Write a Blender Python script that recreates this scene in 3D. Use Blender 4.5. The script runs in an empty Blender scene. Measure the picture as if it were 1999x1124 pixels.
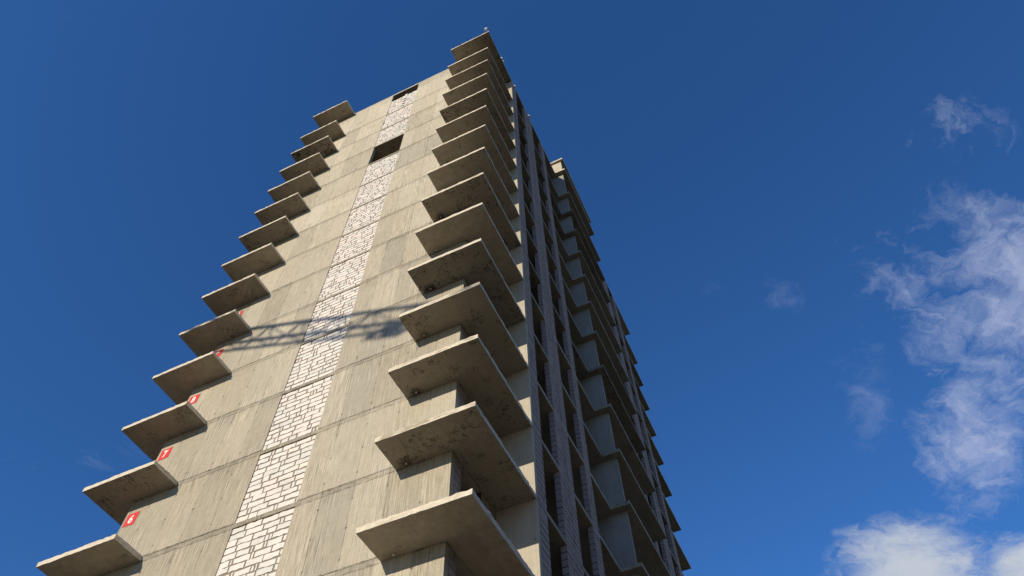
import bpy, math, random
from mathutils import Vector, Matrix, Euler

S = bpy.context.scene
C = S.collection

# ------------------------------------------------------------------ camera
cd = bpy.data.cameras.new('camera')
cam = bpy.data.objects.new('camera', cd)
C.objects.link(cam)
cam.location = (19.979, -12.656, -14.566)
cam.rotation_euler = Euler((2.5724, 0.0184, 0.4352), 'XYZ')
cd.sensor_width = 36.0
cd.lens = 1426.9 / 1999.0 * 36.0
cd.clip_start = 0.1
cd.clip_end = 6000
S.camera = cam

# ------------------------------------------------------------------ light and exposure
SUN_DIR = Vector((0.175, 1.0, -0.39)).normalized()          # the way the light travels
sl = bpy.data.lights.new('sun', 'SUN')
sl.energy = 4.55
sl.angle = math.radians(0.5)
sl.color = (1.0, 0.88, 0.68)
sun = bpy.data.objects.new('sun', sl)
C.objects.link(sun)
sun.rotation_euler = SUN_DIR.to_track_quat('-Z', 'Y').to_euler()
sun.location = (-10, -60, 60)
S.view_settings.view_transform = 'Standard'
S.view_settings.look = 'None'
S.view_settings.gamma = 1.0
S.view_settings.exposure = 0.0


# ------------------------------------------------------------------ node helper
class N:
    """small expression wrapper round a node socket"""
    def __init__(s, nt, sock):
        s.nt = nt
        s.s = sock

    def _m(s, op, *a, clamp=False):
        n = s.nt.nodes.new('ShaderNodeMath')
        n.operation = op
        n.use_clamp = clamp
        for i, v in enumerate((s,) + a):
            if isinstance(v, N):
                s.nt.links.new(v.s, n.inputs[i])
            else:
                n.inputs[i].default_value = v
        return N(s.nt, n.outputs[0])

    def __add__(s, o): return s._m('ADD', o)
    __radd__ = __add__
    def __mul__(s, o): return s._m('MULTIPLY', o)
    __rmul__ = __mul__
    def __sub__(s, o): return s._m('SUBTRACT', o)
    def __rsub__(s, o): return (s * -1.0) + o
    def __truediv__(s, o): return s._m('DIVIDE', o)
    def abs(s): return s._m('ABSOLUTE')
    def floor(s): return s._m('FLOOR')
    def round(s): return s._m('ROUND')
    def gt(s, o): return s._m('GREATER_THAN', o)
    def lt(s, o): return s._m('LESS_THAN', o)
    def max(s, o): return s._m('MAXIMUM', o)
    def min(s, o): return s._m('MINIMUM', o)
    def pow(s, o): return s._m('POWER', o)
    def clamp(s): return s._m('ADD', 0.0, clamp=True)

    def step(s, a, b):                                       # smooth 0..1 from a to b
        n = s.nt.nodes.new('ShaderNodeMapRange')
        n.interpolation_type = 'SMOOTHSTEP'
        s.nt.links.new(s.s, n.inputs['Value'])
        n.inputs['From Min'].default_value = a
        n.inputs['From Max'].default_value = b
        return N(s.nt, n.outputs[0])


def vec(nt, x, y, z):
    n = nt.nodes.new('ShaderNodeCombineXYZ')
    for i, v in enumerate((x, y, z)):
        if isinstance(v, N):
            nt.links.new(v.s, n.inputs[i])
        else:
            n.inputs[i].default_value = v
    return N(nt, n.outputs[0])


def noise(nt, v, scale, detail=4, rough=0.55, dist=0.0):
    n = nt.nodes.new('ShaderNodeTexNoise')
    n.inputs['Scale'].default_value = scale
    n.inputs['Detail'].default_value = detail
    n.inputs['Roughness'].default_value = rough
    n.inputs['Distortion'].default_value = dist
    nt.links.new(v.s, n.inputs['Vector'])
    return N(nt, n.outputs['Fac'])


def voro(nt, v, scale, feature='F1', rnd=1.0):
    n = nt.nodes.new('ShaderNodeTexVoronoi')
    n.feature = feature
    n.inputs['Scale'].default_value = scale
    n.inputs['Randomness'].default_value = rnd
    nt.links.new(v.s, n.inputs['Vector'])
    return N(nt, n.outputs['Distance'])


def white(nt, v):
    n = nt.nodes.new('ShaderNodeTexWhiteNoise')
    n.noise_dimensions = '3D'
    nt.links.new(v.s, n.inputs['Vector'])
    return N(nt, n.outputs['Value'])


def mixc(nt, f, a, b, mode='MIX'):
    n = nt.nodes.new('ShaderNodeMix')
    n.data_type = 'RGBA'
    n.blend_type = mode
    for idx, v in ((0, f), (6, a), (7, b)):
        if isinstance(v, N):
            nt.links.new(v.s, n.inputs[idx])
        elif idx == 0:
            n.inputs[idx].default_value = v
        else:
            n.inputs[idx].default_value = (*v, 1.0)
    return N(nt, n.outputs[2])


def grey(nt, v):
    return vec(nt, v, v, v)


def new_mat(name, rough=0.9):
    m = bpy.data.materials.new(name)
    m.use_nodes = True
    nt = m.node_tree
    b = nt.nodes['Principled BSDF']
    b.inputs['Roughness'].default_value = rough
    b.inputs['Specular IOR Level'].default_value = 0.25
    tc = nt.nodes.new('ShaderNodeTexCoord')
    sp = nt.nodes.new('ShaderNodeSeparateXYZ')
    nt.links.new(tc.outputs['Object'], sp.inputs[0])
    return m, nt, b, N(nt, tc.outputs['Object']), N(nt, sp.outputs[0]), N(nt, sp.outputs[1]), N(nt, sp.outputs[2])


def finish(nt, b, col, bump=None, strength=0.3, dist=0.01):
    nt.links.new(col.s, b.inputs['Base Color'])
    if bump is not None:
        n = nt.nodes.new('ShaderNodeBump')
        n.inputs['Strength'].default_value = strength
        n.inputs['Distance'].default_value = dist
        nt.links.new(bump.s, n.inputs['Height'])
        nt.links.new(n.outputs[0], b.inputs['Normal'])


def objrand(nt):
    n = nt.nodes.new('ShaderNodeObjectInfo')
    return N(nt, n.outputs['Random'])


# ------------------------------------------------------------------ sky with clouds
W = bpy.data.worlds.new('World')
S.world = W
W.use_nodes = True
nt = W.node_tree
bg = nt.nodes['Background']
sky = nt.nodes.new('ShaderNodeTexSky')
sky.sky_type = 'NISHITA'
sky.sun_disc = False
sky.sun_elevation = math.radians(21.0)
sky.sun_rotation = math.pi + math.atan2(0.175, 1.0)
sky.altitude = 150
sky.air_density = 1.0
sky.dust_density = 0.0
sky.ozone_density = 3.0
SKY_STRENGTH = 0.11
bg.inputs['Strength'].default_value = SKY_STRENGTH
tc = nt.nodes.new('ShaderNodeTexCoord')
sp = nt.nodes.new('ShaderNodeSeparateXYZ')
nt.links.new(tc.outputs['Generated'], sp.inputs[0])
dx, dy, dz = (N(nt, sp.outputs[i]) for i in range(3))
dzs = dz.max(0.08)
px, py = dx / dzs, dy / dzs                                   # where the ray meets the cloud layer
CLOUDS = [                                                    # (x, y) on the layer, two axes, strength, softness
    ((0.4876, 0.9748), (5.345, 0.422), (-1.812, 3.775), 1.28),
    ((0.3954, 1.2671), (8.932, 0.936), (-1.722, 3.538), 1.24),
    ((0.3323, 0.8665), (6.389, 0.964), (-3.902, 8.141), 0.80),
    ((0.4552, 0.6284), (10.799, 1.169), (-6.104, 12.895), 0.76),
]
FAINT = [                                                     # thin single wisps
    ((0.2368, 1.0773), (19.789, 3.493), (-2.959, 6.106), 0.70),
    ((0.1616, 0.7958), (15.648, 3.648), (-9.489, 19.786), 0.66),
    ((0.0378, 0.7276), (25.588, 7.638), (-17.244, 35.969), 0.58),
    ((0.1981, 0.9927), (18.448, 3.669), (-7.451, 15.420), 0.50),
    ((-1.1133, 0.5910), (5.105, 4.565), (-6.487, 13.291), 0.42),
]
CUMULUS = [((0.2386, 1.6328), (5.220, 0.750), (-2.487, 5.017), 1.0),
           ((0.4386, 1.7319), (12.475, 0.942), (-3.811, 7.686), 1.0),
           ((2.3, 0.3), (0.75, 0.0), (0.0, 0.42), 1.0)]      # unseen bank added in the east, whitens light on the shaded side


def blobs(lst):
    tot = None
    for (cx, cy), a, b, s in lst:
        qx, qy = px - cx, py - cy
        u = qx * a[0] + qy * a[1]
        v = qx * b[0] + qy * b[1]
        g = ((u * u + v * v) * -1.0 + 1.6).max(0.0) * (s / 1.6)
        tot = g if tot is None else tot.max(g)
    return tot


# deep blue high up on a cold clear day, paler towards the horizon
tint = mixc(nt, dz.step(0.30, 0.52), (0.62, 0.70, 0.82), (0.43, 0.89, 1.40))
sc = mixc(nt, 1.0, N(nt, sky.outputs[0]), tint, 'MULTIPLY')
pv = vec(nt, px, py, 0.0)
w1 = noise(nt, pv, 6.0, 6, 0.6)
w2 = noise(nt, vec(nt, px + 7.3, py - 2.1, 3.0), 6.0, 6, 0.6)
# wind-drawn wisps: finer across the drift than along it
ux = px * 0.80 - py * 0.60 + (w1 - 0.5) * 0.20
uy = px * 0.60 + py * 0.80 + (w2 - 0.5) * 0.20
n1 = noise(nt, vec(nt, ux, uy * 0.55, 0.0), 17.0, 12, 0.68)
n2 = noise(nt, vec(nt, ux, uy * 0.6, 5.0), 7.0, 8, 0.6)
n3 = noise(nt, vec(nt, ux, uy * 0.38, 9.0), 60.0, 8, 0.72)
wisp = n1 * 0.42 + n2 * 0.42 + n3 * 0.16
dens = (wisp - 0.5) * 4.8 + blobs(CLOUDS) * 1.02 - 0.52
dens = dens.clamp().pow(1.35) * 0.62
thin = ((wisp - 0.5) * 4.6 + blobs(FAINT) * 1.1 - 0.46).clamp().pow(1.5) * 0.27
dens = dens.max(thin)
dens2 = (n1 - 0.5) * 1.6 + (n2 - 0.5) * 1.2 + (n3 - 0.5) * 0.7 + blobs(CUMULUS) * 1.5 - 0.62
dens2 = dens2.step(-0.25, 1.1) * 0.95
c1 = mixc(nt, dens, sc, tuple(v / SKY_STRENGTH for v in (0.50, 0.555, 0.74)))
c2 = mixc(nt, dens2, c1, tuple(v / SKY_STRENGTH for v in (0.56, 0.60, 0.67)))
nt.links.new(c2.s, bg.inputs['Color'])


# ------------------------------------------------------------------ materials
def mat_wall():
    m, nt, b, P, x, y, z = new_mat('board_marked_concrete')
    fl = (z / 3.0 - 0.055).floor()
    w = z - fl * 3.0
    right = x.gt(6.0)
    xo = x - (right * (8.33 - 0.925) + 0.925)
    # joints wander a centimetre or two from storey to storey
    jit = (white(nt, vec(nt, fl, right, 3.0)) - 0.5) * 0.06
    xo = xo - jit
    cell = (xo / 1.122).round()
    dxj = (xo - cell * 1.122).abs()
    pid = (xo / 1.122).floor()
    pr = white(nt, vec(nt, pid, fl, right))
    pr2 = white(nt, vec(nt, pid, fl, right + 5.0))
    fr = white(nt, vec(nt, fl, right, 11.0))
    wob = noise(nt, P, 9.0, 3)
    joint = (dxj + (wob - 0.5) * 0.012).step(0.016, 0.004)
    jstr = noise(nt, vec(nt, x * 0.7, fl, z * 1.1), 1.6, 3).step(0.36, 0.6)
    # tie holes on the joints
    r = w - 0.49
    dzh = (r - (r / 1.01).round() * 1.01).abs()
    dh = (dxj * dxj + dzh * dzh).pow(0.5)
    hole = dh.step(0.036, 0.020)
    ring = dh.step(0.12, 0.03) * noise(nt, P, 14.0, 3).step(0.4, 0.65)
    # grain
    big = noise(nt, P, 0.55, 5, 0.6)
    mot = noise(nt, P, 3.4, 6, 0.65)
    fine = noise(nt, P, 26.0, 5, 0.7)
    st1 = noise(nt, vec(nt, x * 15.0, 0.0, z * 0.45), 1.0, 6, 0.68)
    st2 = noise(nt, vec(nt, x * 27.0, 3.0, z * 1.3 + fl * 3.1), 1.0, 3, 0.6)
    stm = noise(nt, vec(nt, x * 0.8, 2.0, z * 0.5 + fl * 7.7), 1.0, 2).step(0.38, 0.66)
    # rough band where one pour meets the next
    wz = (z - (z / 3.0).round() * 3.0) + (noise(nt, P, 4.0, 7, 0.75) - 0.5) * 0.16
    low = z.lt(37.5)
    band = wz.step(-0.07, -0.01) * wz.step(0.24, 0.17) * low
    line = ((wz - 0.19).abs().step(0.022, 0.006) + (wz + 0.03).abs().step(0.025, 0.006) * 0.7) * low
    top = (z - 39.5 + (mot - 0.5) * 0.03).abs().step(0.03, 0.01)
    drip = wz.step(-0.75, -0.02) * wz.step(0.02, -0.02) * low
    runs = noise(nt, vec(nt, x * 30.0, 1.0, z * 0.8), 1.0, 3, 0.6)
    v = (big - 0.5) * 0.27 + (mot - 0.5) * 0.28 + (fine - 0.5) * 0.40 + (noise(nt, P, 9.0, 5, 0.7) - 0.5) * 0.34 + 0.95
    v = v + (pr - 0.5) * 0.22 + (fr - 0.5) * 0.16
    v = v + (st1 - 0.5) * (stm * 1.0 + 0.40) + (st2 - 0.5) * (stm * 1.35 + 0.42)
    v = v + (runs - 0.5) * drip * 1.1 - drip * 0.03
    bandn = noise(nt, vec(nt, x * 3.0, 0.0, z * 12.0), 1.0, 6, 0.72)
    v = v - band * ((bandn - 0.40) * 1.3 + (fine - 0.4) * 0.5) - line * noise(nt, P, 3.0, 4, 0.7).step(0.35, 0.6) * 0.42 - top * 0.2
    v = v - joint * jstr * 0.36 - ring * 0.14
    v = v * (z.step(-4.0, 42.0) * 0.20 + 0.94)               # brightness gain with height, put into the wall colour
    # brown rain runs beside the right hand balconies near the top
    rust = x.step(10.1, 11.0) * (z - 27.0).abs().step(6.5, 2.0) * noise(nt, vec(nt, x * 11.0, 0.0, z * 0.35), 1.0, 4, 0.6).step(0.50, 0.66)
    v = (v * (hole * (white(nt, vec(nt, cell, (r / 1.01).round(), fl)) * -0.7 - 0.15) + 1.0)).max(0.04)
    base = mixc(nt, pr2 * 0.35 + big * 0.6, (0.450, 0.396, 0.304), (0.388, 0.360, 0.300))
    base = mixc(nt, rust * 0.7, base, (0.26, 0.18, 0.10))
    # pale lime bloom in patches
    bloom = noise(nt, P, 1.3, 6, 0.7).step(0.56, 0.74) * 0.30
    base = mixc(nt, bloom, base, (0.50, 0.47, 0.41))
    col = mixc(nt, 1.0, base, grey(nt, v), 'MULTIPLY')
    h = mot * 0.6 + fine * 0.5 + st1 * 0.7 + st2 * stm * 0.6 - joint * 0.8 - hole * 3.0 + band * fine * 2.2 - line * 1.0
    finish(nt, b, col, h, 0.40, 0.016)
    return m


def mat_slab():
    m, nt, b, P, x, y, z = new_mat('cast_slab_concrete')
    rn = objrand(nt)
    off = vec(nt, x + rn * 37.0, y + rn * 11.0, z * 1.7)
    big = noise(nt, off, 0.7, 5, 0.6)
    mot = noise(nt, off, 3.0, 6, 0.68)
    fine = noise(nt, P, 24.0, 5, 0.7)
    # soffit board joints
    jx = (x + rn * 1.0) / 1.22
    jx = (jx - jx.round()).abs().step(0.012, 0.003)
    jy = (y + rn * 0.7) / 1.6
    jy = (jy - jy.round()).abs().step(0.009, 0.002)
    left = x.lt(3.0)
    # damp crazing, only on some slabs
    wn = noise(nt, off, 1.9, 6, 0.62, 0.6)
    wn2 = noise(nt, vec(nt, y * 1.2 + rn * 19.0, x * 1.2, 4.0), 2.3, 6, 0.62, 0.4)
    cm = noise(nt, off, 1.3, 3, 0.5) + (rn - 0.5) * 0.22
    brk = noise(nt, off, 4.0, 3, 0.6)
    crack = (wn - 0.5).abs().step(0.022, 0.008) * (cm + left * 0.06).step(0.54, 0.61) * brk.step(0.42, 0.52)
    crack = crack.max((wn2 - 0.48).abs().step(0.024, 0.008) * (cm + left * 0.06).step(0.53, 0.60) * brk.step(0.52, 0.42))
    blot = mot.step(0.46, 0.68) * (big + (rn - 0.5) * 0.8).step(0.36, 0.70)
    # damp patch round the drain hole of the right hand slabs
    ddx, ddy = x - 11.2, y + 0.12
    damp = ((ddx * ddx + ddy * ddy).pow(0.5) + (mot - 0.5) * 0.25).step(0.30, 0.05)
    v = (big - 0.5) * 0.50 + (mot - 0.5) * 0.55 + (noise(nt, off, 9.0, 5, 0.7) - 0.5) * 0.45 + (fine - 0.5) * 0.22 + 0.96
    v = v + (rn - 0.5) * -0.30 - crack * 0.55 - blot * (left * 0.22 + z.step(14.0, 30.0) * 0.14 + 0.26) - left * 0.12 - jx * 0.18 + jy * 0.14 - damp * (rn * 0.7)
    base = mixc(nt, mot, (0.310, 0.270, 0.208), (0.380, 0.345, 0.285))
    col = mixc(nt, 1.0, base, grey(nt, v.max(0.08)), 'MULTIPLY')
    finish(nt, b, col, mot * 0.4 + fine * 0.5 - crack * 0.4 - jx * 0.3, 0.35, 0.012)
    return m


def mat_edge():
    m, nt, b, P, x, y, z = new_mat('rough_slab_edge')
    mot = noise(nt, P, 5.0, 6, 0.7)
    fine = noise(nt, P, 30.0, 5, 0.75)
    pit = voro(nt, P, 22.0).step(0.30, 0.12) * noise(nt, P, 2.5, 3).step(0.5, 0.62)
    v = (mot - 0.5) * 0.5 + (fine - 0.5) * 0.3 + 1.0 - pit * 0.35
    base = mixc(nt, mot, (0.56, 0.495, 0.39), (0.70, 0.64, 0.53))
    rn = objrand(nt)
    dirt = noise(nt, vec(nt, x * 1.1 + rn * 50.0, y * 1.1, z * 5.0), 1.0, 6, 0.7).step(0.50, 0.62)
    base = mixc(nt, dirt * (rn * 0.7 + 0.2), base, (0.27, 0.22, 0.155))
    finish(nt, b, mixc(nt, 1.0, base, grey(nt, v.max(0.1)), 'MULTIPLY'), mot * 0.5 + fine * 0.8 - pit, 0.6, 0.02)
    return m


def mat_panel(name, c0, c1):
    m, nt, b, P, x, y, z = new_mat(name)
    big = noise(nt, P, 0.9, 5, 0.6)
    mot = noise(nt, P, 4.0, 6, 0.65)
    fine = noise(nt, P, 28.0, 4, 0.7)
    stx = noise(nt, vec(nt, x * 20.0, y * 20.0, z * 0.5), 1.0, 4, 0.6)
    hx = vec(nt, x, 0.0, z)
    dots = voro(nt, hx, 2.6).step(0.085, 0.055) * noise(nt, hx, 0.9, 1).step(0.50, 0.54)
    v = (big - 0.5) * 0.35 + (mot - 0.5) * 0.22 + (fine - 0.5) * 0.12 + (stx - 0.5) * 0.5 + 0.98
    v = v * (dots * -0.75 + 1.0)
    base = mixc(nt, big, c0, c1)
    finish(nt, b, mixc(nt, 1.0, base, grey(nt, v.max(0.05)), 'MULTIPLY'), mot * 0.5 + fine * 0.4 + stx * 0.4 - dots * 2.0, 0.3, 0.012)
    return m


def mat_block(name, c0, c1, dirt):
    m, nt, b, P, x, y, z = new_mat(name)
    a = nt.nodes.new('ShaderNodeAttribute')
    a.attribute_name = 'tint'
    t = N(nt, a.outputs['Fac'])
    mot = noise(nt, P, 6.0, 5, 0.65)
    fine = noise(nt, P, 45.0, 4, 0.7)
    smear = noise(nt, vec(nt, x * 3.0 + t * 40.0, y * 3.0, z * 9.0), 1.0, 5, 0.7).step(0.54, 0.68)
    base = mixc(nt, (t * 1.3 - 0.2 + (noise(nt, P, 0.5, 3) - 0.5) * 1.6).clamp(), c0, c1)
    base = mixc(nt, smear * dirt, base, (0.44, 0.42, 0.38))
    v = (mot - 0.5) * 0.22 + (fine - 0.5) * 0.18 + (t - 0.5) * 0.26 + 0.96
    finish(nt, b, mixc(nt, 1.0, base, grey(nt, v), 'MULTIPLY'), mot + fine * 0.5, 0.3, 0.008)
    return m


def mat_plain(name, col, rough=0.8, metal=0.0, var=0.25, sc=5.0):
    m, nt, b, P, x, y, z = new_mat(name, rough)
    b.inputs['Metallic'].default_value = metal
    n = noise(nt, P, sc, 5, 0.65)
    v = (n - 0.5) * var * 2.0 + 1.0
    c = mixc(nt, 1.0, col, grey(nt, v), 'MULTIPLY')
    finish(nt, b, c, n, 0.15, 0.01)
    return m


def mat_ground():
    m, nt, b, P, x, y, z = new_mat('trampled_site_ground')
    a = noise(nt, P, 0.06, 6, 0.6)
    f = noise(nt, P, 1.5, 6, 0.7)
    c = mixc(nt, a.step(0.35, 0.65), (0.055, 0.048, 0.030), (0.075, 0.066, 0.045))
    # unseen pale patch added to bounce sunlight onto the slab undersides
    ex, ey = (x - 12.0) / 20.0, (y + 20.0) / 20.0
    bounce_patch = ((ex * ex + ey * ey).pow(0.5) + (a - 0.5) * 0.5).step(1.1, 0.8)
    c = mixc(nt, bounce_patch, c, (0.37, 0.305, 0.21))
    c = mixc(nt, f.step(0.5, 0.8) * 0.4, c, (0.16, 0.14, 0.09))
    finish(nt, b, c, f, 0.5, 0.08)
    return m


M = {
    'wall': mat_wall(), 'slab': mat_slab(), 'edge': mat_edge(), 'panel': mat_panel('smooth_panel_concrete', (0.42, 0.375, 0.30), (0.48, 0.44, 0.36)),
    'fin': mat_panel('shade_darkened_fin_concrete', (0.29, 0.28, 0.255), (0.36, 0.355, 0.33)),  # panel concrete with the fins' shade darkened into its colour
    'block': mat_block('white_aerated_block', (0.73, 0.715, 0.68), (0.70, 0.62, 0.575), 0.6),
    'shade_block': mat_block('shade_darkened_block', (0.42, 0.345, 0.315), (0.35, 0.285, 0.265), 0.25),  # block colour lowered to carry the shade of that side
    'mortar': mat_plain('rough_mortar', (0.24, 0.212, 0.17), 0.95, 0, 0.3, 18.0),
    'gmortar': mat_plain('dark_mortar', (0.07, 0.065, 0.065), 0.95, 0, 0.3, 18.0),
    'red': mat_plain('red_sign_enamel', (0.62, 0.045, 0.05), 0.5, 0, 0.16),
    'white': mat_plain('white_plastic', (0.82, 0.82, 0.80), 0.5, 0, 0.05),
    'steel': mat_plain('rusty_steel', (0.16, 0.10, 0.07), 0.7, 0.3, 0.4, 20.0),
    'yellow': mat_plain('crane_yellow_paint', (0.55, 0.36, 0.04), 0.5, 0, 0.15),
    'ballast': mat_plain('ballast_concrete', (0.33, 0.32, 0.30), 0.9),
    'glass': mat_plain('cab_glass', (0.05, 0.07, 0.08), 0.1),
    'ground': mat_ground(),
    'bark': mat_plain('pine_bark', (0.12, 0.08, 0.055)),
    'needles': mat_plain('dark_needles', (0.035, 0.05, 0.025), 0.9, 0, 0.4),
}


# ------------------------------------------------------------------ mesh building
class MB:
    def __init__(s):
        s.v, s.f, s.m, s.t, s.mats = [], [], [], [], []

    def mi(s, mat):
        if mat not in s.mats:
            s.mats.append(mat)
        return s.mats.index(mat)

    def face(s, pts, mat, tint=0.5):
        i = len(s.v)
        s.v += [tuple(p) for p in pts]
        s.f.append(tuple(range(i, i + len(pts))))
        s.m.append(s.mi(mat))
        s.t.append(tint)

    def hull(s, verts, faces, mat, tint=0.5, mats=None):
        i = len(s.v)
        s.v += [tuple(p) for p in verts]
        for k, f in enumerate(faces):
            s.f.append(tuple(i + a for a in f))
            s.m.append(s.mi(mats[k] if mats else mat))
            s.t.append(tint)

    def box(s, a, b, mat, tint=0.5):
        (x0, y0, z0), (x1, y1, z1) = a, b
        s.hull([(x0, y0, z0), (x1, y0, z0), (x1, y1, z0), (x0, y1, z0), (x0, y0, z1), (x1, y0, z1), (x1, y1, z1), (x0, y1, z1)],
               [(3, 2, 1, 0), (4, 5, 6, 7), (0, 1, 5, 4), (1, 2, 6, 5), (2, 3, 7, 6), (3, 0, 4, 7)], mat, tint)

    def prism(s, outline, z0, z1, mat, side=None, rag=0.0, rng=None, step=0.3):
        """extruded outline (counter-clockwise); rag roughens the rim by that much"""
        pts = []
        n = len(outline)
        for i in range(n):
            p, q = Vector(outline[i]), Vector(outline[(i + 1) % n])
            k = max(1, int((q - p).length / step)) if rag else 1
            for j in range(k):
                pts.append(p.lerp(q, j / k))
        def r(): return (rng.uniform(-rag, rag) * (2.2 if rag > 0.01 and rng.random() < 0.08 else 1.0)) if rag else 0.0
        bot = [(p.x + r() * 0.6, p.y + r() * 0.6, z0 + r() * 0.35) for p in pts]
        top = [(p.x + r(), p.y + r(), z1 + r()) for p in pts]
        k = len(pts)
        fs = [tuple(reversed(range(k))), tuple(range(k, 2 * k))] + [(i, (i + 1) % k, k + (i + 1) % k, k + i) for i in range(k)]
        s.hull(bot + top, fs, mat, mats=[mat, mat] + [side or mat] * k)

    def bar(s, a, b, r, mat, n=6):
        a, b = Vector(a), Vector(b)
        d = (b - a).normalized()
        u = d.orthogonal().normalized()
        w = d.cross(u)
        ring = [u * math.cos(2 * math.pi * i / n) * r + w * math.sin(2 * math.pi * i / n) * r for i in range(n)]
        s.hull([a + p for p in ring] + [b + p for p in ring],
               [tuple(reversed(range(n))), tuple(range(n, 2 * n))] + [(i, (i + 1) % n, n + (i + 1) % n, n + i) for i in range(n)], mat)

    def lathe(s, base, axis, prof, mat, n=12):
        axis = Vector(axis).normalized()
        u = axis.orthogonal().normalized()
        w = axis.cross(u)
        vs = []
        for h, r in prof:
            for i in range(n):
                a = 2 * math.pi * i / n
                vs.append(Vector(base) + axis * h + (u * math.cos(a) + w * math.sin(a)) * r)
        fs = [tuple(reversed(range(n))), tuple(range(len(vs) - n, len(vs)))]
        for k in range(len(prof) - 1):
            for i in range(n):
                fs.append((k * n + i, k * n + (i + 1) % n, (k + 1) * n + (i + 1) % n, (k + 1) * n + i))
        s.hull(vs, fs, mat)

    def blocks(s, O, U, V, Nn, width, height, rng, mat, course=0.25, lens=((0.6, 6), (0.45, 2), (0.3, 2), (0.13, 1.6)), gap=0.022, proud=0.012, rag=0.006, skip=None):
        """ragged block courses standing proud of a mortar bed; O is the lower left corner"""
        O, U, V, Nn = Vector(O), Vector(U), Vector(V), Vector(Nn)
        rows = max(1, round(height / course))
        ch = height / rows
        ls, ws = zip(*lens)
        for r in range(rows):
            u = -rng.uniform(0, 0.35) if width > 0.3 else 0.0
            rowj = rng.uniform(-0.006, 0.006)
            while u < width - 0.02:
                L = rng.choices(ls, ws)[0] * rng.uniform(0.92, 1.05)
                a, b = max(0.0, u), min(width, u + L)
                u += L
                if width - b < 0.06:
                    b = width
                    u = width
                if b - a < 0.06:
                    continue
                g = gap * rng.uniform(0.6, 1.6)
                a2, b2 = a + (g / 2 if a > 0 else 0.004), b - (g / 2 if b < width else 0.004)
                lo = r * ch + gap * rng.uniform(0.3, 0.8) + rowj
                hi = (r + 1) * ch - gap * rng.uniform(0.3, 0.8) + rowj
                if skip and skip((a2 + b2) / 2, (lo + hi) / 2, rng):
                    continue
                k = max(1, int((b2 - a2) / 0.11))
                pts = []
                for i in range(k + 1):
                    pts.append((a2 + (b2 - a2) * i / k, lo + rng.uniform(-rag, rag)))
                pts.append((b2 + rng.uniform(-rag, rag) * 0.5, (lo + hi) / 2))
                for i in range(k + 1):
                    pts.append((b2 - (b2 - a2) * i / k, hi + rng.uniform(-rag, rag)))
                pts.append((a2 + rng.uniform(-rag, rag) * 0.5, (lo + hi) / 2))
                pr = proud + rng.uniform(-0.003, 0.004)
                front = [O + U * p + V * q + Nn * pr for p, q in pts]
                back = [O + U * p + V * q - Nn * 0.004 for p, q in pts]
                n = len(pts)
                s.hull(front + back, [tuple(range(n))] + [(i, i + n, (i + 1) % n + n, (i + 1) % n) for i in range(n)], mat, rng.random())

    def build(s, name, parent=None, label=None):
        me = bpy.data.meshes.new(name)
        me.from_pydata(s.v, [], s.f)
        for mt in s.mats:
            me.materials.append(M[mt])
        me.polygons.foreach_set('material_index', s.m)
        at = me.attributes.new('tint', 'FLOAT', 'FACE')
        at.data.foreach_set('value', s.t)
        me.update()
        o = bpy.data.objects.new(name, me)
        C.objects.link(o)
        if parent:
            o.parent = parent
        if label:
            o['label'] = label
        return o


def tag(o, label=None, cat=None, group=None, kind=None):
    for k, v in (('label', label), ('category', cat), ('group', group), ('kind', kind)):
        if v:
            o[k] = v
    return o


def thing(name, label, cat, loc=(0, 0, 0), group=None):
    o = bpy.data.objects.new(name, None)
    C.objects.link(o)
    o.location = loc
    o.empty_display_size = 0.3
    return tag(o, label, cat, group)


GROUND = -16.2
# ------------------------------------------------------------------ ground
mb = MB()
mb.face([(-2500, -2500, GROUND), (2500, -2500, GROUND), (2500, 2500, GROUND), (-2500, 2500, GROUND)], 'ground')
tag(mb.build('ground'), 'bare trodden building site ground around the tower', None, None, 'structure')

# ------------------------------------------------------------------ the tower
# x runs along the sunlit wall, y into the building, z up; floor k of the photo's "6" has its slab at z = 0
tower = thing('apartment_tower', 'tall unfinished concrete tower block with a white block strip and projecting corner slabs', 'building')
T = 0.17
XL, XR = -1.20, 13.87          # outer left and right faces
XW = 12.57                     # right end of the sunlit wall
YP = 2.80                      # plane of the set back corner panel
YB = 27.88                     # back wall
PR = 1.17                      # slab projection
B0, B1 = 5.25, 7.45            # block strip
YA, YC = 11.14, 17.80          # middle balcony
XB = 14.72
LOW, TOPK = -5, 13
base = MB()                    # storeys below the picture


def zk(k): return 3.0 * k if k < 13 else 40.4


def out(k, mb, name, label=None):
    """a part of its own where the photograph shows the storey, else into the merged base"""
    if k >= -2:
        return mb.build(name, tower, label)
    off = len(base.v)
    base.v += mb.v
    base.f += [tuple(i + off for i in f) for f in mb.f]
    base.m += [base.mi(mb.mats[i]) for i in mb.m]
    base.t += mb.t


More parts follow.
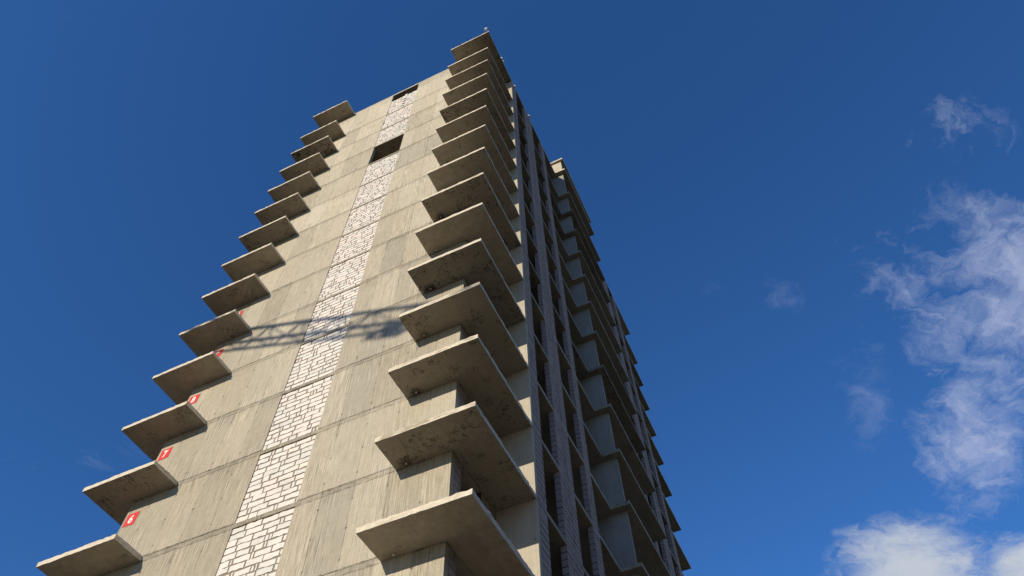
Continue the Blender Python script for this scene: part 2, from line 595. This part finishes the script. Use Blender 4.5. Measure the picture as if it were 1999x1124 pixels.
rng = random.Random(5)
for k in range(LOW, TOPK + 1):
    z0, z1 = zk(k), zk(k) + T
    # floor plate
    mb = MB()
    o = [(0.0, 0.06), (B0 + 0.004, 0.06), (B0 + 0.004, 0.004), (B1 - 0.004, 0.004), (B1 - 0.004, 0.06), (XW - 0.012, 0.06), (XW - 0.012, YP + 0.004),
         (XR, YP + 0.004), (XR, YA), (XB, YA), (XB, YC), (XR, YC), (XR, YB - YP), (XW, YB - YP), (XW, YB), (0, YB), (0, YB - YP), (XL, YB - YP), (XL, YP), (0.0, YP)]
    o[1:5] = []
    if k == TOPK:
        o[0:3] = [(0.0, -0.012), (XW + 0.006, -0.012), (XW + 0.006, YP + 0.004)]
    mb.prism(o, z0, z1, 'slab', 'slab' if k < TOPK else 'edge', 0.004, rng, 0.45)
    if k < TOPK:                                             # its bare edge between two heights of block infill
        mb.box((B0 + 0.004, 0.003, z0 + 0.002), (B1 - 0.004, 0.05, z1 - 0.002), 'wall')
    out(k, mb, 'floor_plate')
    # corner slabs, each a little off the next
    PR = 1.17 + rng.uniform(-0.018, 0.018)
    XL_, XR_ = -1.20 + rng.uniform(-0.015, 0.015), XR - rng.uniform(0, 0.012)
    e0, e1 = 1.82 + rng.uniform(-0.02, 0.02), 10.79 + rng.uniform(-0.02, 0.02)
    zt = z1 + 0.003
    mb = MB()
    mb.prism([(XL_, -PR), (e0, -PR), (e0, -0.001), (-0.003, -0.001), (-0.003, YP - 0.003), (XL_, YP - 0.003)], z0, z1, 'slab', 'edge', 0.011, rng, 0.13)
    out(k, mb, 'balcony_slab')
    mb = MB()
    mb.prism([(e1, -PR), (XR_, -PR), (XR_, YP - 0.002), (XW + 0.002, YP - 0.002), (XW + 0.002, -0.001), (e1, -0.001)], z0, z1, 'slab', 'edge', 0.011, rng, 0.13)
    if k >= -2:
        sl_ = mb.build('balcony_slab', tower)
        d = MB()
        d.lathe((11.2, -0.12, z0 - 0.045), (0, 0, 1), [(0, 0.018), (0.002, 0.024), (0.048, 0.024)], 'white', 10)
        if k < TOPK:
            d.build('drain_pipe', sl_)
    else:
        out(k, mb, 'balcony_slab')
    mb = MB()
    mb.prism([(XW + 0.003, YB - YP + 0.003), (XR, YB - YP + 0.003), (XR, YB + PR), (10.79, YB + PR), (10.79, YB + 0.003), (XW + 0.003, YB + 0.003)], z0, z1, 'slab', 'edge', 0.008, rng, 0.3)
    out(k, mb, 'balcony_slab')
    if k == TOPK:
        break
    c0, c1 = z1, zk(k + 1)       # clear height
    H = c1 - c0
    # sunlit concrete wall, one pour to each storey
    for x0, x1 in ((0.0, B0), (B1, XW)):
        mb = MB()
        f = rng.uniform(-0.003, 0.004)
        zt = c1 + T - 0.006 if k < 12 else c1 - 0.002
        e = 0.012
        vs = [(x0, f + e, c0), (x1, f + e, c0), (x1, 0.056, c0), (x0, 0.056, c0),
              (x0, f, c0 + e), (x1, f, c0 + e), (x0, f, zt - e), (x1, f, zt - e),
              (x0, f + e, zt), (x1, f + e, zt), (x1, 0.056, zt), (x0, 0.056, zt)]
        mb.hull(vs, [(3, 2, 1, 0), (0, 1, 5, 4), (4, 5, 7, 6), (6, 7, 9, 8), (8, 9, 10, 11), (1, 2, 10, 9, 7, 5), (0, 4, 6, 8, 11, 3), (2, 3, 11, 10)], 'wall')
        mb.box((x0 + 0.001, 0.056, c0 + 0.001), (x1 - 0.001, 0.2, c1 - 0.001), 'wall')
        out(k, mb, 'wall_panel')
    # white block infill
    if k != 9:
        mb = MB()
        h = H if k < 12 else 2.86
        lens = ((0.6, 6), (0.5, 2), (0.32, 2.5), (0.13, 2.2))
        spans = [(B0, B1, False)]
        if k == 12:                                          # a toothed joint left open in the topmost infill
            spans = [(B0, 6.42, False), (6.42, 6.62, True), (6.62, B1, False)]
        for a, b, tooth in spans:
            if tooth:
                for r in range(0, 11, 2):
                    mb.box((a + 0.003, 0.02, c0 + r * 0.26), (b - 0.003, 0.2, c0 + r * 0.26 + (0.25 if r < 8 else 0.45)), 'block', 0.4)
                continue
            mb.box((a + 0.003, 0.046, c0 - 0.002), (b - 0.003, 0.22, c0 + h - 0.004), 'mortar')
            mb.blocks((a + 0.006, 0.046, c0), (1, 0, 0), (0, 0, 1), (0, -1, 0), b - a - 0.012, h - 0.008, rng, 'block', 0.245, gap=0.047, proud=0.016, rag=0.019, lens=lens)
        out(k, mb, 'block_infill')
    # block return beside the set back corner, then a door opening, then a block pier
    mb = MB()
    for y0, y1 in ((0.215, 0.58), (1.85, YP - 0.004)):
        mb.box((XW - 0.2, y0, c0 - 0.002), (XW - 0.014, y1, c1 + 0.002), 'gmortar')
        mb.blocks((XW - 0.014, y0, c0), (0, 1, 0), (0, 0, 1), (1, 0, 0), y1 - y0, H, rng, 'shade_block', 0.26, gap=0.028)
    out(k, mb, 'block_return')
    # set back corner panels
    mb = MB()
    mb.box((XW - 0.1, YP, c0 - 0.001), (XR - 0.012, YP + 0.19, c1 + 0.001), 'panel')
    out(k, mb, 'corner_panel')
    mb = MB()
    mb.box((XW - 0.1, YB - YP - 0.19, c0 - 0.001), (XR - 0.012, YB - YP, c1 + 0.001), 'panel')
    out(k, mb, 'corner_panel')
    # block piers of the shaded side
    near = [(3.0, 3.60), (5.08, 6.47), (8.17, 8.87)]
    far = [(19.01, 19.71), (21.41, 22.80), (24.28, YB - YP - 0.2)]
    for y0, y1 in near + far:
        mb = MB()
        mb.box((XR - 0.21, y0, c0 - 0.003), (XR - 0.014, y1, c1 + 0.003), 'gmortar')
        wide = y1 - y0 > 1.0
        segs = [(y0, y0 + 0.80), (y0 + 0.84, y1)] if wide else [(y0, y1)]
        for a, b in segs:
            mb.blocks((XR - 0.014, a, c0), (0, 1, 0), (0, 0, 1), (1, 0, 0), b - a, H, rng, 'shade_block', 0.265, gap=0.038, rag=0.008,
                      lens=((0.8, 6), (0.6, 2), (0.3, 1)))
        mb.blocks((XR - 0.21, y0, c0), (1, 0, 0), (0, 0, 1), (0, -1, 0), 0.195, H, rng, 'shade_block', 0.265, gap=0.030, rag=0.005, lens=((0.4, 1),))
        out(k, mb, 'block_pier')
    # fin wall at the near end of the middle balcony
    mb = MB()
    mb.box((12.4, YA + 0.36, c0 - 0.001), (XB - 0.29, YA + 0.54, c1 + 0.001), 'fin')
    out(k, mb, 'balcony_fin')
    # back wall of the loggia and the balcony, with door openings
    mb = MB()
    for y0, y1 in ((8.72, 9.3), (10.5, YA + 0.35), (YA + 0.55, 12.2), (13.4, 15.3), (16.5, 19.15)):
        mb.box((12.2, y0, c0 - 0.002), (12.4, y1, c1 + 0.002), 'panel')
    out(k, mb, 'loggia_wall')
    # outer walls that face away from the photograph
    mb = MB()
    mb.box((XL + 0.01, YP, c0 - 0.002), (XL + 0.21, YB - YP, c1 + 0.002), 'panel')
    mb.box((XL + 0.22, YP + 0.01, c0 - 0.002), (0.2, YP + 0.2, c1 + 0.002), 'panel')
    mb.box((0.004, 0.21, c0 - 0.002), (0.2, YP, c1 + 0.002), 'panel')
    mb.box((0.01, YB - 0.2, c0 - 0.002), (XW - 0.01, YB - 0.01, c1 + 0.002), 'panel')
    mb.box((XW - 0.2, YB - YP, c0 - 0.002), (XW - 0.01, YB - 0.22, c1 + 0.002), 'panel')
    mb.box((XL + 0.22, YB - YP - 0.2, c0 - 0.002), (0.2, YB - YP - 0.01, c1 + 0.002), 'panel')
    mb.box((0.004, YB - YP, c0 - 0.002), (0.2, YB - 0.21, c1 + 0.002), 'panel')
    out(k, mb, 'rear_wall')
    # unseen core and partitions added to keep the openings dark
    mb = MB()
    mb.box((3.2, 4.6, c0 - 0.003), (10.9, 23.4, c1 + 0.003), 'panel')
    for y in (6.9, 9.6, 18.4, 20.6):
        mb.box((10.9, y, c0 - 0.003), (12.15, y + 0.2, c1 + 0.003), 'panel')
    out(k, mb, 'added_core_wall')
# plinth
base.box((0.02, 0.02, GROUND - 0.3), (XW - 0.02, YB - 0.02, -15.0), 'panel')
base.box((XL + 0.05, YP + 0.02, GROUND - 0.3), (XR - 0.05, YB - YP - 0.02, -15.001), 'panel')
base.build('lower_storeys', tower)

# rooftop canopy over the middle balcony
mb = MB()
mb.prism([(12.3, YA), (XB - 0.02, YA), (XB - 0.02, YC), (12.3, YC)], 42.62, 42.62 + T, 'slab', 'edge', 0.008, rng, 0.3)
mb.build('canopy_slab', tower)
for y in (YA + 0.20, YC - 0.24):
    mb = MB()
    mb.box((12.4, y, 40.4 + T - 0.001), (XB - 0.24, y + 0.19, 42.62), 'panel')
    mb.build('balcony_fin', tower)
# starter bars left standing on the roof
for x, y, h in ((1.75, -1.05, 0.35), (6.9, 0.15, 0.95), (4.3, 0.2, 0.3), (9.2, 0.2, 0.25)):
    mb = MB()
    mb.bar((x, y, 40.5), (x + 0.03, y, 40.57 + h), 0.013, 'steel')
    mb.build('starter_bar', tower)

# ------------------------------------------------------------------ red storey signs
NAMES = {6: 'lowest of the red signs', 7: 'second sign from the bottom', 8: 'fully sunlit between 7 and 9',
         9: 'crossed by the crane shadow', 10: 'topmost and mostly hidden'}
for k in range(5):
    n = k + 6
    zc = 3.0 * k + 2.13
    t = thing('storey_sign', 'red square sign reading %d on the wall edge, %s' % (n, NAMES[n]), 'sign', (0.355, -0.004, zc), 'red storey number signs')
    t.rotation_euler = (0, math.radians((1.5, -1.2, 0.8, 2.0, -1.0)[k]), 0)
    mb = MB()
    mb.box((-0.24, -0.012, -0.265), (0.24, 0.0, 0.265), 'red')
    mb.build('sign_plate', t)
    cu = bpy.data.curves.new('number', 'FONT')
    cu.body = str(n)
    cu.size = 0.46
    cu.offset = 0.012
    cu.extrude = 0.002
    cu.align_x = 'CENTER'
    cu.align_y = 'CENTER'
    cu.space_character = 0.92
    tmp = bpy.data.objects.new('tmp', cu)
    C.objects.link(tmp)
    dg = bpy.context.evaluated_depsgraph_get()
    dg.update()
    me = bpy.data.meshes.new_from_object(tmp.evaluated_get(dg))
    bpy.data.objects.remove(tmp)
    bpy.data.curves.remove(cu)
    xs = [v.co.x for v in me.vertices]
    ys = [v.co.y for v in me.vertices]
    mx, my = (min(xs) + max(xs)) / 2, (min(ys) + max(ys)) / 2
    sx = 0.82 if n < 10 else 0.66
    for v in me.vertices:
        v.co = Vector(((v.co.x - mx) * sx, -0.0145 - v.co.z, v.co.y - my))
    me.materials.clear()
    me.materials.append(M['white'])
    me.name = 'number'
    o = bpy.data.objects.new('number', me)
    C.objects.link(o)
    o.parent = t

# ------------------------------------------------------------------ small white fittings on the roof edge
FIT = [((13.72, -1.08, 40.575), 3, 'cluster of white fittings on the outermost roof slab corner'),
       ((13.80, 1.20, 40.575), 2, 'white double fitting on the roof slab edge just behind the corner'),
       ((13.82, 3.40, 40.575), 1, 'white fitting on the roof edge above the first block pier'),
       ((13.82, 6.00, 40.575), 1, 'white fitting on the roof edge above the second block pier')]
for loc, n, lab in FIT:
    t = thing('roof_fitting', lab, 'roof fitting', loc, 'white fittings along the roof edge')
    mb = MB()
    mb.box((-0.10, -0.14, 0.0), (0.08, 0.14, 0.03), 'steel')
    for i in range(n):
        yy = (i - (n - 1) / 2) * 0.26
        mb.bar((0, yy, 0.03), (0.02, yy, 0.16), 0.014, 'steel')
    mb.build('bracket', t)
    for i in range(n):
        yy = (i - (n - 1) / 2) * 0.26
        m2 = MB()
        m2.lathe((-0.06, yy, 0.17 + 0.05 * (i % 2)), (0.9, 0.12 * (i - 1), 0.25),
                 [(-0.02, 0.03), (0.0, 0.075), (0.06, 0.105), (0.13, 0.10), (0.19, 0.065), (0.23, 0.015)], 'white', 12)
        m2.build('head', t)

# ------------------------------------------------------------------ tower crane whose jib throws the shadow
JD = Vector((1.0, -1.366, 0.0)).normalized()
JN = Vector((-JD.y, JD.x, 0.0))
SH0 = Vector((5.28, 0.0, 9.47))                               # middle of the lower chords' shadow
DIST = 29.0
J0 = SH0 - Vector((0.175, 1.0, -0.39)) * DIST                 # jib axis point above that shadow
crane = thing('tower_crane', 'yellow lattice tower crane whose jib shadow crosses the sunlit wall', 'crane', (0, 0, 0))
A, Bm = -14.5, 46.0
mast = J0 + JD * Bm
HJ, WJ = 1.2, 1.0
mb = MB()
lo1, lo2, up = JN * (WJ / 2), JN * (-WJ / 2), Vector((0, 0, HJ))
a, b = J0 + JD * A, J0 + JD * Bm
mb.bar(a + up, b + up, 0.13, 'yellow', 8)
mb.bar(a + lo1, b + lo1, 0.12, 'yellow', 8)
mb.bar(a + lo2, b + lo2, 0.10, 'yellow', 8)
n = int((Bm - A) / 2.5)
for i in range(n + 1):
    p = a + JD * (i * (Bm - A) / n)
    mb.bar(p + lo1, p + lo2, 0.03, 'yellow', 5)
    if i < n:
        q = a + JD * ((i + 0.5) * (Bm - A) / n)
        r = a + JD * ((i + 1) * (Bm - A) / n)
        for l in (lo1, lo2):
            mb.bar(p + l, q + up, 0.05, 'yellow', 5)
            mb.bar(q + up, r + l, 0.05, 'yellow', 5)
        mb.bar(p + lo1, r + lo2, 0.045, 'yellow', 5)
mb.build('jib', crane)
# trolley and rope under the jib
tp = J0 + JD * 5.9
mb = MB()
for s in (-1, 1):
    for e in (-0.9, 0.9):
        mb.bar(tp + JN * (0.55 * s) + JD * e + Vector((0, 0, 0.1)), tp + JN * (0.55 * s) + JD * e + Vector((0, 0, -0.35)), 0.05, 'steel')
    mb.bar(tp + JN * (0.55 * s) - JD * 1.0 + Vector((0, 0, -0.3)), tp + JN * (0.55 * s) + JD * 1.0 + Vector((0, 0, -0.3)), 0.09, 'steel')
for e in (-0.9, 0.0, 0.9):
    mb.bar(tp - JN * 0.55 + JD * e + Vector((0, 0, -0.3)), tp + JN * 0.55 + JD * e + Vector((0, 0, -0.3)), 0.12, 'steel')
mb.lathe(tp - JN * 0.3 + Vector((0, 0, -0.25)), JN, [(0, 0.3), (0.6, 0.3)], 'steel')
mb.build('trolley', crane)
zt = J0.z
mb = MB()
w = 0.9
zz = GROUND
cs = [Vector((mast.x + sx * w, mast.y + sy * w, 0)) for sx, sy in ((-1, -1), (1, -1), (1, 1), (-1, 1))]
for c in cs:
    mb.bar((c.x, c.y, GROUND), (c.x, c.y, zt + 1.6), 0.09, 'yellow', 6)
k = 0
while zz < zt:
    for i in range(4):
        c, d = cs[i], cs[(i + 1) % 4]
        mb.bar((c.x, c.y, zz), (d.x, d.y, zz), 0.04, 'yellow', 5)
        e, f = (c, d) if k % 2 else (d, c)
        mb.bar((e.x, e.y, zz), (f.x, f.y, zz + 1.8), 0.04, 'yellow', 5)
    zz += 1.8
    k += 1
mb.build('mast', crane)
mb = MB()
ce = mast + JD * 13.0
for l in (lo1, lo2):
    mb.bar(mast + l, ce + l, 0.09, 'yellow', 6)
for i in range(9):
    p = mast + JD * (i * 13.0 / 8)
    mb.bar(p + lo1, p + lo2, 0.04, 'yellow', 5)
ap = mast + Vector((0, 0, 7.5))
for c in cs:
    mb.bar((c.x, c.y, zt + 1.6), ap, 0.07, 'yellow', 6)
mb.bar(ap, ce, 0.04, 'steel', 5)
mb.bar(ap, J0 + JD * 22 + up, 0.035, 'steel', 5)
mb.build('counter_jib', crane)
mb = MB()
for i in range(3):
    p = mast + JD * (10.2 + i * 0.9)
    for s in (0,):
        mb.hull([p + JN * u + JD * v + Vector((0, 0, h)) for h in (-2.2, 0.4) for u, v in ((-0.6, -0.35), (0.6, -0.35), (0.6, 0.35), (-0.6, 0.35))],
                [(3, 2, 1, 0), (4, 5, 6, 7), (0, 1, 5, 4), (1, 2, 6, 5), (2, 3, 7, 6), (3, 0, 4, 7)], 'ballast')
mb.build('counterweight', crane)
mb = MB()
p = mast + JN * 1.9 + Vector((0, 0, -0.6))
fr = [p + JN * u + JD * v + Vector((0, 0, h)) for h in (-1.2, 1.0) for u, v in ((-0.7, -0.9), (0.7, -0.9), (0.7, 0.9), (-0.7, 0.9))]
mb.hull(fr, [(3, 2, 1, 0), (4, 5, 6, 7), (0, 1, 5, 4), (1, 2, 6, 5), (2, 3, 7, 6), (3, 0, 4, 7)], 'yellow', mats=['yellow', 'yellow', 'glass', 'glass', 'yellow', 'yellow'])
mb.build('cab', crane)
mb = MB()
mb.box((mast.x - 3, mast.y - 3, GROUND - 0.2), (mast.x + 3, mast.y + 3, GROUND + 0.8), 'ballast')
mb.build('footing', crane)

# ------------------------------------------------------------------ unseen trees added east and north to cut skylight on the shaded side
rw = random.Random(11)
mb = MB()
for i in range(150):
    ang = rw.uniform(-0.9, 1.9)
    rad = rw.uniform(48, 80)
    x, y = 8 + rad * math.cos(ang), 12 + rad * math.sin(ang)
    h = rw.uniform(15, 24)
    mb.lathe((x, y, GROUND - 0.3), (0, 0, 1), [(0, 0.32), (h * 0.5, 0.2), (h * 0.95, 0.05)], 'bark', 6)
    for j in range(60):
        t = rw.random() ** 0.7
        rr = (1.0 - t * 0.75) * 3.6 * math.sqrt(rw.random())
        a = rw.uniform(0, 6.283)
        c = Vector((x + rr * math.cos(a), y + rr * math.sin(a), GROUND + h * (0.22 + 0.80 * t)))
        u = Vector((rw.gauss(0, 1), rw.gauss(0, 1), rw.gauss(0, 0.6))).normalized()
        v = u.orthogonal().normalized()
        q = rw.uniform(0.7, 1.5)
        mb.face([c + u * q, c + v * q * 0.7 + u * 0.2, c - u * q, c - v * q * 0.6], 'needles')
tag(mb.build('sky_blocker_trees'), 'unseen dark conifers added to cut skylight on the shaded side', None, None, 'stuff')
